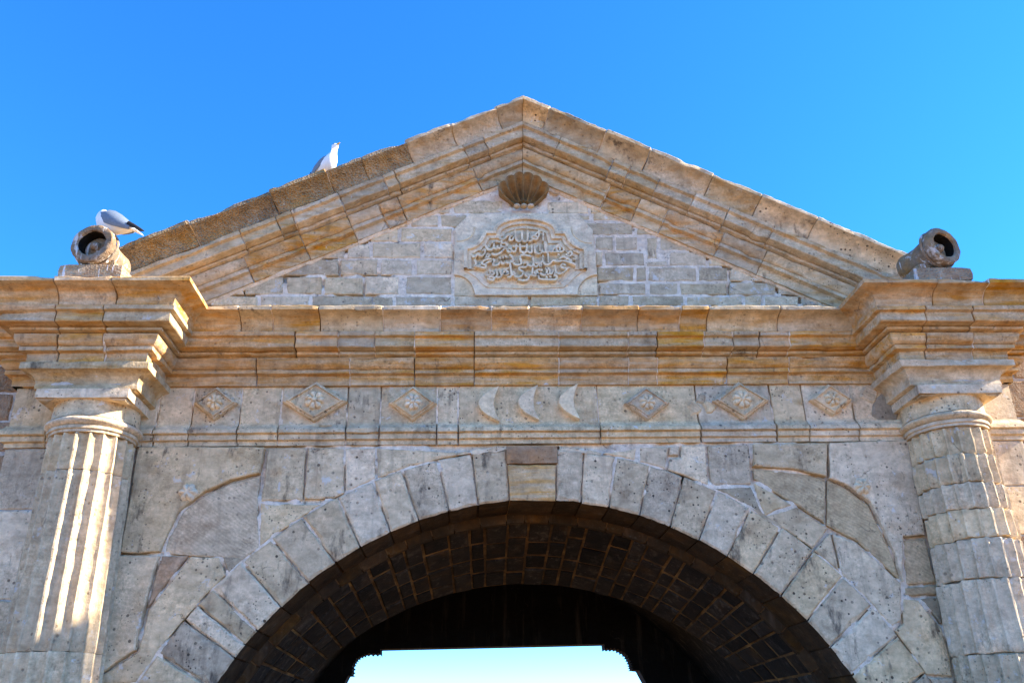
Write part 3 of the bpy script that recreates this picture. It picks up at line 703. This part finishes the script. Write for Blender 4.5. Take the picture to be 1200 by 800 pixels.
# --- raking cornices
QS = 1.035
def rk(prof): return [(p, (z-5.69)*QS) for p, z in prof]
APEX = Vector((.02, 0, 8.844))
def rake_side(sgn, slope, cj, mj, bj, crust):
    ang = math.atan(slope); D = Vector((sgn*math.cos(ang), 0, -math.sin(ang))); N = Vector((sgn*math.sin(ang), 0, math.cos(ang)))
    if sgn < 0: nm = 'left'
    L = 5.75
    core = [(0.02, .02), (.02, .84)]
    def run(name, prof, s0, s1, mat, parent, first, amp=.005, top_amp=0., shift=0., drop=0.):
        pr = close_profile(prof, -.25); n = len(pr); off = random.random()*60
        g0 = 0 if first else random.uniform(.003, .009); s0 += g0; s1 -= random.uniform(.003, .009)
        k = max(2, round((s1-s0)/.06)); ss = [s0, s0+(s1-s0)*.02]+[s0+(s1-s0)*i/k for i in range(1, k)]+[s1-.012, s1]
        V = []
        for i, s in enumerate(ss):
            ed = .009 if (i == 0 and not first) or i == len(ss)-1 else 0
            for j, (p, q) in enumerate(pr):
                pp = p-(ed if p > -.25 else 0)+shift; qq = q+drop
                if p > .03: pp -= max(0, nz((s, q*2.5, off), 3.2)-.30)*.12
                if top_amp and j < 2 and p > -.2: qq -= max(0, nz((s, off, 0), 2.6)+.1+nz((s, off, 5), 13)*.55)*top_amp
                s_ = s
                if first:                                                   # mitre at the apex
                    t_ = (s-s0)/(s1-s0); s_ = -qq*math.tan(ang)*(1-t_)+s1*t_
                v = APEX+D*s_+N*qq+Vector((0, -pp, 0))
                r_ = rough(v, amp, off)
                if first and i == 0: r_.x = APEX.x+sgn*.003
                V.append(r_ if p > -.25 else v)
        nr = len(ss); Fc = grid_faces(nr, n)+[tuple(range(n))[::-1], tuple((nr-1)*n+i for i in range(n))]
        if sgn < 0: Fc = [f[::-1] for f in Fc]
        return obj(name, V, Fc, mat, parent, 35)
    root = run('raking_cornice', [(.02, .80), (.0, .05)], 0, L, 'mortar', gate, True, amp=0)
    run('mortar_bead', [(.03, .012), (.02, -.012), (.002, -.03)], .05, 4.6, 'lime', root, False, amp=.014)
    def s_of(px, p, q):
        lo, hi = -.3, 6
        for _ in range(40):
            m = (lo+hi)/2; v = APEX+D*m+N*q+Vector((0, -p, 0))
            if (px_of(v)[0]-px)*sgn < 0: lo = m
            else: hi = m
        return lo
    for prof, js, p, q, ta, role in ((rk(CROWN), cj, .5, .75, .03, 0), (rk(MIDC), mj, .34, .5, 0, 1), (rk(BED), bj, .1, .15, 0, 2)):
        ss = [-.45]+sorted(s_of(x, p, q) for x in js)+[L]
        for i, (a, b) in enumerate(zip(ss, ss[1:])):
            if b-a < .05: continue
            mat = 'rake'
            if role == 0 and crust: mat = 'crust' if a > 1.1 else 'rake'
            if role == 0 and not crust: mat = random.choice(['rake', 'vous'])
            if role == 2: mat = random.choice(['rake', 'ochre'])
            if i: run('mortar_joint', prof, a-.012, a+.012, random.choice(['lime', 'mortar', 'grey']), root, False, amp=.008, shift=-.022)
            run('raking_block', prof, a, b, mat, root, i == 0, top_amp=ta*(1.5 if crust else 1), shift=random.uniform(-.008, .008), drop=random.uniform(-.006, .006) if role else random.uniform(-.02, .012)*(1 if i else 0))
rake_side(-1, .484, [584, 531, 479, 427, 386, 320, 226], [569, 545, 465, 451, 399, 344, 326, 284], [560, 472, 450, 414, 358, 292], True)
rake_side(1, .508, [641, 707, 759, 832, 889, 954], [654, 716, 736, 770, 812, 852, 904], [709, 745, 777, 842, 892], False)

# --- columns
YC = -.22
def ring_loft(name, rings, mat, parent, smooth=35, caps=True):
    n = len(rings[0]); V = [v for r in rings for v in r]
    Fc = [f[::-1] for f in grid_faces(len(rings), n)]
    if caps: Fc += [tuple(range(n)), tuple((len(rings)-1)*n+i for i in range(n))[::-1]]
    return obj(name, V, Fc, mat, parent, smooth)
def column(xc, joints, worn):
    core = ring_loft('column', [[(xc+.40*math.cos(i/24*6.283), YC+.40*math.sin(i/24*6.283), z) for i in range(24)] for z in (5.3, 0)], 'mortar', gate)
    def rad(z): return .462+.05*(4.9-z)/2.6*(1 if z > 2.3 else 1) if z > 1.5 else .52
    NF, PER = 20, 8
    zs = [4.905]+joints+[.0]
    for a, b in zip(zs, zs[1:]):
        off = random.random()*30; tw = random.uniform(-.05, .05) if worn else random.uniform(-.01, .01)
        sx, sy = (random.uniform(-.012, .012), random.uniform(-.012, .012)) if worn else (0, 0)
        g = .012 if worn else .005
        z0, z1 = a-g*.5, b+g*.5; k = max(2, round((z0-z1)/.09)); rings = []
        zz = [z0, z0-.015]+[z0+(z1-z0)*i/k for i in range(1, k)]+[z1+.015, z1]
        for zi, z in enumerate(zz):
            ed = (.013 if worn else .006) if zi in (0, len(zz)-1) else 0; ring_ = []
            for i in range(NF*PER):
                u = i/PER; f = u-int(u); th = 2*math.pi*i/(NF*PER)+tw
                fl = 0 if f < .12 else math.sin((f-.12)/.88*math.pi)**.7
                w = .5+.5*nz((math.cos(th)*2+xc, math.sin(th)*2, z*1.3), 1.4, 5)
                depth_ = .062*(1-.3*w)
                r = rad(z)-depth_*fl-ed
                v = Vector((xc+sx+r*math.cos(th), YC+sy+r*math.sin(th), z))
                if worn and ed: v.z += nz((th*2, off, z), 1.5)*.02
                ring_.append(rough(v, .009 if worn else .006, off))
            rings.append(ring_)
        ring_loft('drum', rings, 'column', core, 40)
    # neck: astragal rings, bell, square block with corner triangles
    def circ(r, z, n=64, am=.004): return [rough((xc+r*math.cos(i/n*6.2832), YC+r*math.sin(i/n*6.2832), z), am, z*3) for i in range(n)]
    prof = [(.47, 4.985), (.485, 4.98), (.485, 4.945), (.465, 4.935), (.465, 4.906)]
    ring_loft('fillet_ring', [circ(r, z) for r, z in prof], 'rake', core, 40)
    tor = [(.47+.055*math.sin(math.pi*i/8), 5.09-.105*i/8) for i in range(9)]
    ring_loft('astragal', [circ(r, z) for r, z in tor], 'rake', core, 60)
    ring_loft('neck', [circ(r, z) for r, z in ((.468, 5.30), (.468, 5.20), (.47, 5.13), (.485, 5.088))], 'pale', core, 40)
    boxm('neck_block', xc-.515, xc+.515, YC-.505, YC+.5, 5.285, 5.403, 'pale', core, amp=.003, step=.1, bev=.008)
    for s in (-1, 1):                                   # sunk triangles of the block's corners, seen from below
        for s2 in (-1,):
            V = [(xc+s*.49, YC+s2*.485, 5.281), (xc+s*.30, YC+s2*.485, 5.281), (xc+s*.49, YC+s2*.28, 5.281), (xc+s*.47, YC+s2*.465, 5.262), (xc+s*.36, YC+s2*.465, 5.262), (xc+s*.47, YC+s2*.345, 5.262)]
            F_ = [(3, 4, 5), (0, 1, 4, 3), (1, 2, 5, 4), (2, 0, 3, 5)]
            obj('triangle_panel', V, F_ if s > 0 else [f[::-1] for f in F_], 'rake', core)
    # abacus block under the broken-forward cornice
    ABA = arc_profile([(.085, 5.692), (.09, 5.685), (.09, 5.612), (.07, 5.605), (-.055, 5.47, 'cav'), (-.05, 5.46), (-.05, 5.415), (-.085, 5.405), (-.085, 5.40)])
    path = [(xc-.62, .05), (xc-.62, -OFF), (xc+.62, -OFF), (xc+.62, .05)]
    moulding('abacus', ABA, path, 0, .76*2+1.24+.0, 'rake', core, back=-.3, gap=0, amp=.004)
    boxm('abacus_core', xc-.5, xc+.5, -.66, .05, 5.402, 5.69, 'mortar', core, amp=0)
    boxm('entablature_core', xc-.615, xc+.615, -.705, .02, 5.691, 6.515, 'mortar', core, amp=0)
def zc(px, y): return at(px, y, YC-.46).z
column(-5.10, [zc(115, 548), 2.6], False)
column(5.10, [zc(1110, 530), zc(1120, 564), zc(1128, 594), zc(1135, 629), zc(1145, 676), zc(1170, 764), .9], True)

# --- pilaster strips behind the columns and their courses
for sg, jz in ((-1, [4.93, 4.2, 3.2, 2.2, 1.1, 0]), (1, [4.93, 4.35, 3.75, 3.1, 2.3, 1.2, 0])):
    ps = prism('pilaster', [(sg*4.95, 0), (sg*6.17, 0), (sg*6.17, 4.93), (sg*4.95, 4.93)], .02, .4, 'mortar', gate)
    for a, b in zip(jz, jz[1:]):
        xm = sg*random.uniform(5.55, 5.75)
        for x0, x1 in ((sg*5.0, xm), (xm, sg*6.2)):
            stone('pilaster_stone', [(x0, b), (x1, b), (x1, a), (x0, a)], random.choice(['pale', 'column', 'grey']) if sg < 0 else random.choice(['rampart', 'pale']), ps, y0=0, depth=.5, gap=.008, amp=.01)

# --- vault of the passage
vl = None
RV = 3.93
def annulus(name, r0, r1, y0, y1, a0, a1, n, mat, parent, cz=CI):
    V = []
    for r, y in ((r0, y0), (r1, y0), (r1, y1), (r0, y1)):
        V += [(r*math.cos(a0+(a1-a0)*i/n), y, cz+r*math.sin(a0+(a1-a0)*i/n)) for i in range(n+1)]
    m = n+1; Fc = []
    for k in range(4):
        k2 = (k+1) % 4; Fc += [(k*m+i, k*m+i+1, k2*m+i+1, k2*m+i) for i in range(n)]
    Fc += [(0, m, 2*m, 3*m), (n, 3*m+n, 2*m+n, m+n)]
    return obj(name, V, Fc, mat, parent)
CB, RB, YV0, YV1 = -.55, 4.2, .775, 2.45               # the vault narrows to a flatter arch inside
def vpt(a, t, lift=0.):
    """a point of the splayed vault: a = angle on the front arch, t = 0 front .. 1 back"""
    f = Vector((RV*math.cos(a), YV0, CI+RV*math.sin(a)))
    xb = f.x*.93; b = Vector((xb, YV1, CB+math.sqrt(max(.01, RB*RB-xb*xb))))
    if a < R(14) or a > R(166): b.z = f.z
    p = f.lerp(b, t); n = Vector((math.cos(a), .25, math.sin(a))).normalized()
    return p+n*lift
NA = 80
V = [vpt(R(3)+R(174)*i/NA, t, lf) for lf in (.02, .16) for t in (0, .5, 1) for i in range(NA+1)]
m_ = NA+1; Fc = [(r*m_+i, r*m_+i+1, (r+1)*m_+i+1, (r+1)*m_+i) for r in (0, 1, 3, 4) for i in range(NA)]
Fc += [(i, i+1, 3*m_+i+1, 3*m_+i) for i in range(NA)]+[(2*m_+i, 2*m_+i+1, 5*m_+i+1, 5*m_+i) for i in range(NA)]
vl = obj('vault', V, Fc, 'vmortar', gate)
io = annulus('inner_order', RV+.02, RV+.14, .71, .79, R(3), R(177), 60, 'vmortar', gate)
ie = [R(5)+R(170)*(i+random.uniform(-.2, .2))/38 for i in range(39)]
for a0, a1 in zip(ie, ie[1:]): annulus('inner_voussoir', RV-.012+random.uniform(-.006, .006), RV+.10, .70, .785, a0+.002, a1-.002, 3, 'soot_shade', io)
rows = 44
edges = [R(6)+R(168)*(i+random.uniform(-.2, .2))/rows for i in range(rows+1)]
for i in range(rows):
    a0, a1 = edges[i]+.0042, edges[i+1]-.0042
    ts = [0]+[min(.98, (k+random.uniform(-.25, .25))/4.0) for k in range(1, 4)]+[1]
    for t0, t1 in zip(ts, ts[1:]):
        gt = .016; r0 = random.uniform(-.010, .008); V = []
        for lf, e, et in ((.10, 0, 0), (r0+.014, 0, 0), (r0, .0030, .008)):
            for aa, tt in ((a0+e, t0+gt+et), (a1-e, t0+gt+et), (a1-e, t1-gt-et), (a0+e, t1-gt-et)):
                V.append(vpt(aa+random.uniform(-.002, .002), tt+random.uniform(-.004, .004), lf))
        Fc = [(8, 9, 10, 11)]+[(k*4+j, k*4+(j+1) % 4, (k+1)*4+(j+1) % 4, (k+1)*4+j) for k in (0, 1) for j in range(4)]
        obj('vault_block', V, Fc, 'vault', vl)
# rear wall of the passage with a flat-headed, scalloped opening
YB = 6.1
def teeth(pts, n=4, amp=3.2):
    out = []
    for a, b in zip(pts, pts[1:]):
        a, b = Vector(a), Vector(b); d = (b-a); nn = Vector((d.y, -d.x)).normalized()
        for i in range(n):
            for q in range(4):
                t = (i+q/4)/n; out.append(tuple(a+d*t+nn*amp*math.sin(q/4*math.pi)))
    return out+[tuple(pts[-1])]
lp = [(403, 801), (408, 791)]+teeth([(414, 791), (415, 778), (420, 771), (430, 767), (446, 767)], 3, 2.3)+[(446, 760)]
rp = [(708, 754), (709, 761)]+teeth([(709, 761), (722, 761), (733, 767), (738, 776), (740, 784)], 3, 2.3)+[(749, 785), (756, 798)]
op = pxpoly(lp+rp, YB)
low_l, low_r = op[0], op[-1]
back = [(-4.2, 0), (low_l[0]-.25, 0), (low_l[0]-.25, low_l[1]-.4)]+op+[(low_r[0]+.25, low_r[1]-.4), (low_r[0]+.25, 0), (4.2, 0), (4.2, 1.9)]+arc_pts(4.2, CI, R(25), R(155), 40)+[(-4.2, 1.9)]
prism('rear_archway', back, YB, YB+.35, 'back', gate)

# ------------------------------------------------------------------ rampart walls beside the gate
def rampart(name, sg, label):
    w = tag(empty(name, (sg*9, 0, 0)), label, 'wall')
    Y0 = .45
    def P(o): o.location = (-sg*9, 0, 0); return o
    x0, x1 = sg*(XE-.3), sg*14
    base = P(prism('wall_core', [(x0, 0), (x1, 0), (x1, 6.5), (x0, 6.5)], Y0+.02, Y0+1.2, 'mortar', w))
    z = 0
    while z < 6.4:
        h = random.uniform(.34, .55); z1 = min(6.5, z+h); x = abs(x0)+random.uniform(-.3, 0)
        while x < 9.4:
            ln = random.uniform(.45, .95); a, b = x, x+ln
            stone('stone', [(sg*a, z), (sg*b, z), (sg*b, z1), (sg*a, z1)], 'rampart', base, y0=Y0, depth=.2, gap=.016, bev=.02, amp=.016)
            x = b
        z = z1
    return w, P
rampart('rampart_wall', -1, 'rough coursed stone rampart wall at the left edge beside the gate')
rw, RP = rampart('rampart_wall', 1, 'sunlit rough stone rampart wall at the right edge beside the gate')
# unseen blocks added for a neighbouring building, shaped to cut the columns' sunlight
RP(boxm('low_sun_blocker', 9.6, 11.5, -.52, .46, 0, 5.45, 'rampart', rw, amp=.02, step=.4))
RP(boxm('tall_sun_blocker', 11.5, 12.3, -3.6, -1.05, 0, 12.35, 'rampart', rw, amp=.015, step=.6))

# ------------------------------------------------------------------ stone cannons on their plinths
def lathe(name, prof, mat, parent, n=40, amp=.006, off=0., smooth=40):
    V = [rough((r*math.cos(j/n*6.2832), r*math.sin(j/n*6.2832), z), amp if r > .01 else 0, off) for z, r in prof for j in range(n)]
    return obj(name, V, [f[::-1] for f in grid_faces(len(prof), n)], mat, parent, smooth)
def cannon(px, py, yaw, label, mirror):
    YM = -1.30
    c = at(px, py, YM)
    root = tag(empty('stone_cannon', (c.x, YM, c.z)), label, 'cannon', 'cannons over the columns')
    ax = Vector((math.sin(yaw), -math.cos(yaw), .04)).normalized()
    q = ax.to_track_quat('Z', 'Y'); qm = q.to_matrix().to_4x4()
    prof = [(-.02, .178), (.0, .186), (.006, .20), (.0, .258), (-.015, .272), (-.08, .275), (-.11, .262), (-.13, .235), (-.22, .215), (-.36, .195), (-.50, .195), (-.58, .20), (-.64, .17), (-.66, .02)]
    k_ = .91
    prof = [(z, r*k_) for z, r in prof]
    b = lathe('barrel', prof, 'iron', root, 48, .010, px*.1); b.data.transform(qm)
    bo = lathe('bore', [(-.40, .0), (-.40, .155), (-.10, .160), (-.02, .163)], 'back', root, 48, .004, px*.1); bo.data.transform(qm)
    pl = lathe('bore_plug', [(-.17, .152), (-.14, .146), (-.115, .11), (-.10, .055), (-.06, .048), (-.04, .03), (-.035, .004)], 'iron', root, 28, .004, 3); pl.data.transform(qm)
    rg = lathe('muzzle_ring', [(-.10, .249), (-.108, .260), (-.13, .262), (-.142, .250), (-.145, .225)], 'iron', root, 40, .006, 5); rg.data.transform(qm)
    sx = -mirror
    zt = ZC-c.z
    p = boxm('plinth', -.36+mirror*.0, .36, .02, .72, zt-.01, zt+.16, 'plinth', root, amp=.010); 
    s = boxm('saddle', -.20, .20, .16, .66, zt+.15, zt+.30, 'plinth', root, amp=.014)
    p.location = s.location = (-ax.x*.30, 0, 0)
    return root, ax
cl, axl = cannon(107, 284, R(-7), 'stone cannon muzzle above the left column with a gull standing on it', 1)
cr, axr = cannon(1107, 287, R(17), 'stone cannon muzzle above the right column streaked with white droppings', -1)

# ------------------------------------------------------------------ gulls
def loft(name, spine, mat, parent, n=20):
    """spine: (centre, half width, half height, up tilt) ; sections across the local X axis"""
    V = []
    for c, w, h in spine:
        for j in range(n):
            a = j/n*6.2832; V.append((c[0], c[1]+w*math.cos(a), c[2]+h*math.sin(a)))
    Fc = grid_faces(len(spine), n)+[tuple(range(n))[::-1], tuple((len(spine)-1)*n+i for i in range(n))]
    return obj(name, V, Fc, mat, parent, 80)
def gull(loc, heading, pitch, label, head, sc_=1.0):
    """faces +X in its own frame; the feet stand at its origin"""
    root = tag(empty('seagull', loc), label, 'gull', 'gulls on the gate')
    root.rotation_euler = (0, 0, heading)
    ph = .17
    Rb = Matrix.Translation((0, 0, ph)) @ Matrix.Rotation(-pitch, 4, 'Y')
    body = [((-.24, 0, .03), .02, .012), ((-.21, 0, .025), .04, .022), ((-.15, 0, .012), .06, .045), ((-.06, 0, 0), .082, .078), ((.03, 0, -.004), .092, .092), ((.10, 0, .008), .086, .090), ((.15, 0, .03), .066, .072)]
    if head == 'up': body += [((.175, 0, .062), .05, .054), ((.187, 0, .10), .042, .045), ((.198, 0, .135), .042, .042), ((.212, 0, .158), .043, .038), ((.24, 0, .165), .034, .030), ((.262, 0, .162), .014, .014)]
    else: body += [((.172, -.02, .03), .060, .062), ((.185, -.05, .03), .050, .046), ((.188, -.08, .022), .032, .03)]
    b = loft('body', body, 'feather', root); b.data.transform(Rb)
    if head == 'up':
        bl = loft('bill', [((.255, 0, .163), .012, .014), ((.285, 0, .159), .009, .012), ((.305, 0, .152), .004, .006)], 'bill', root, 10); bl.data.transform(Rb)
        for s in (-1, 1):
            e = loft('eye', [((.226, s*.034, .172), .002, .002), ((.232, s*.037, .172), .005, .006), ((.238, s*.034, .172), .002, .002)], 'eye', root, 8); e.data.transform(Rb)
    else:
        bl = loft('bill', [((.17, -.095, .03), .012, .012), ((.165, -.11, .022), .009, .011), ((.16, -.12, .012), .004, .005)], 'bill', root, 10); bl.data.transform(Rb)
    for s in (-1, 1):
        V = []; n = 12; rows_ = [(.115, .075, .062, .025), (.07, .092, .062, .055), (0, .10, .05, .072), (-.08, .094, .045, .066), (-.16, .068, .042, .048), (-.22, .045, .040, .028)]
        for x, yo, zo, hw in rows_:
            for j in range(n):
                a = j/n*6.2832
                V.append((x, s*(yo-.012+.014*math.cos(a)-.035*max(0, math.sin(a))), zo-.012+hw*math.sin(a)))
        w = obj('wing', V, grid_faces(len(rows_), n)+[tuple(range(n)), tuple((len(rows_)-1)*n+i for i in range(n))], 'wing', root, 60); w.data.transform(Rb)
        t = loft('wing_tip', [((-.19, s*.045, .046), .014, .024), ((-.25, s*.03, .046), .011, .018), ((-.31, s*.012, .044), .007, .011), ((-.345, s*.004, .044), .002, .003)], 'tip', root, 8); t.data.transform(Rb)
        lg = loft('leg', [((0, s*.035, 0), .02, .02)], 'leg', root, 6) if False else None
        V = []
        for z, r in ((.0, .008), (.05, .006), (.10, .009), (.14, .018)):
            for j in range(8): V.append((r*math.cos(j/8*6.28), s*.035+r*math.sin(j/8*6.28), z))
        b0 = len(V); V += [(-.01, s*.035-.01, .002), (.06, s*.035-.03, .002), (.07, s*.035, .002), (.06, s*.035+.03, .002), (-.01, s*.035+.01, .002), (0, s*.035, .016)]
        obj('leg', V, [f[::-1] for f in grid_faces(4, 8)]+[(b0+i, b0+i+1, b0+5) for i in range(4)], 'leg', root, 60)
    tl = loft('tail', [((-.20, 0, .022), .035, .010), ((-.26, 0, .018), .045, .007), ((-.32, 0, .016), .052, .004)], 'feather', root, 12); tl.data.transform(Rb)
    root.scale = (sc_,)*3
    return root
# on the left cannon: standing across the barrel, head lowered on the far side, tail to the right
gp = Vector((cl.location.x, cl.location.y, cl.location.z))-axl*.22+Vector((.07, 0, .155))
gull(gp, R(164), R(27), 'white gull with grey wings hunched on the left stone cannon', 'down', 1.36)
g2 = at(380, 209, -.25)
gull((g2.x, -.25, g2.z-.02), R(-42), R(18), 'white gull standing upright on the left slope of the pediment', 'up', 1.15)
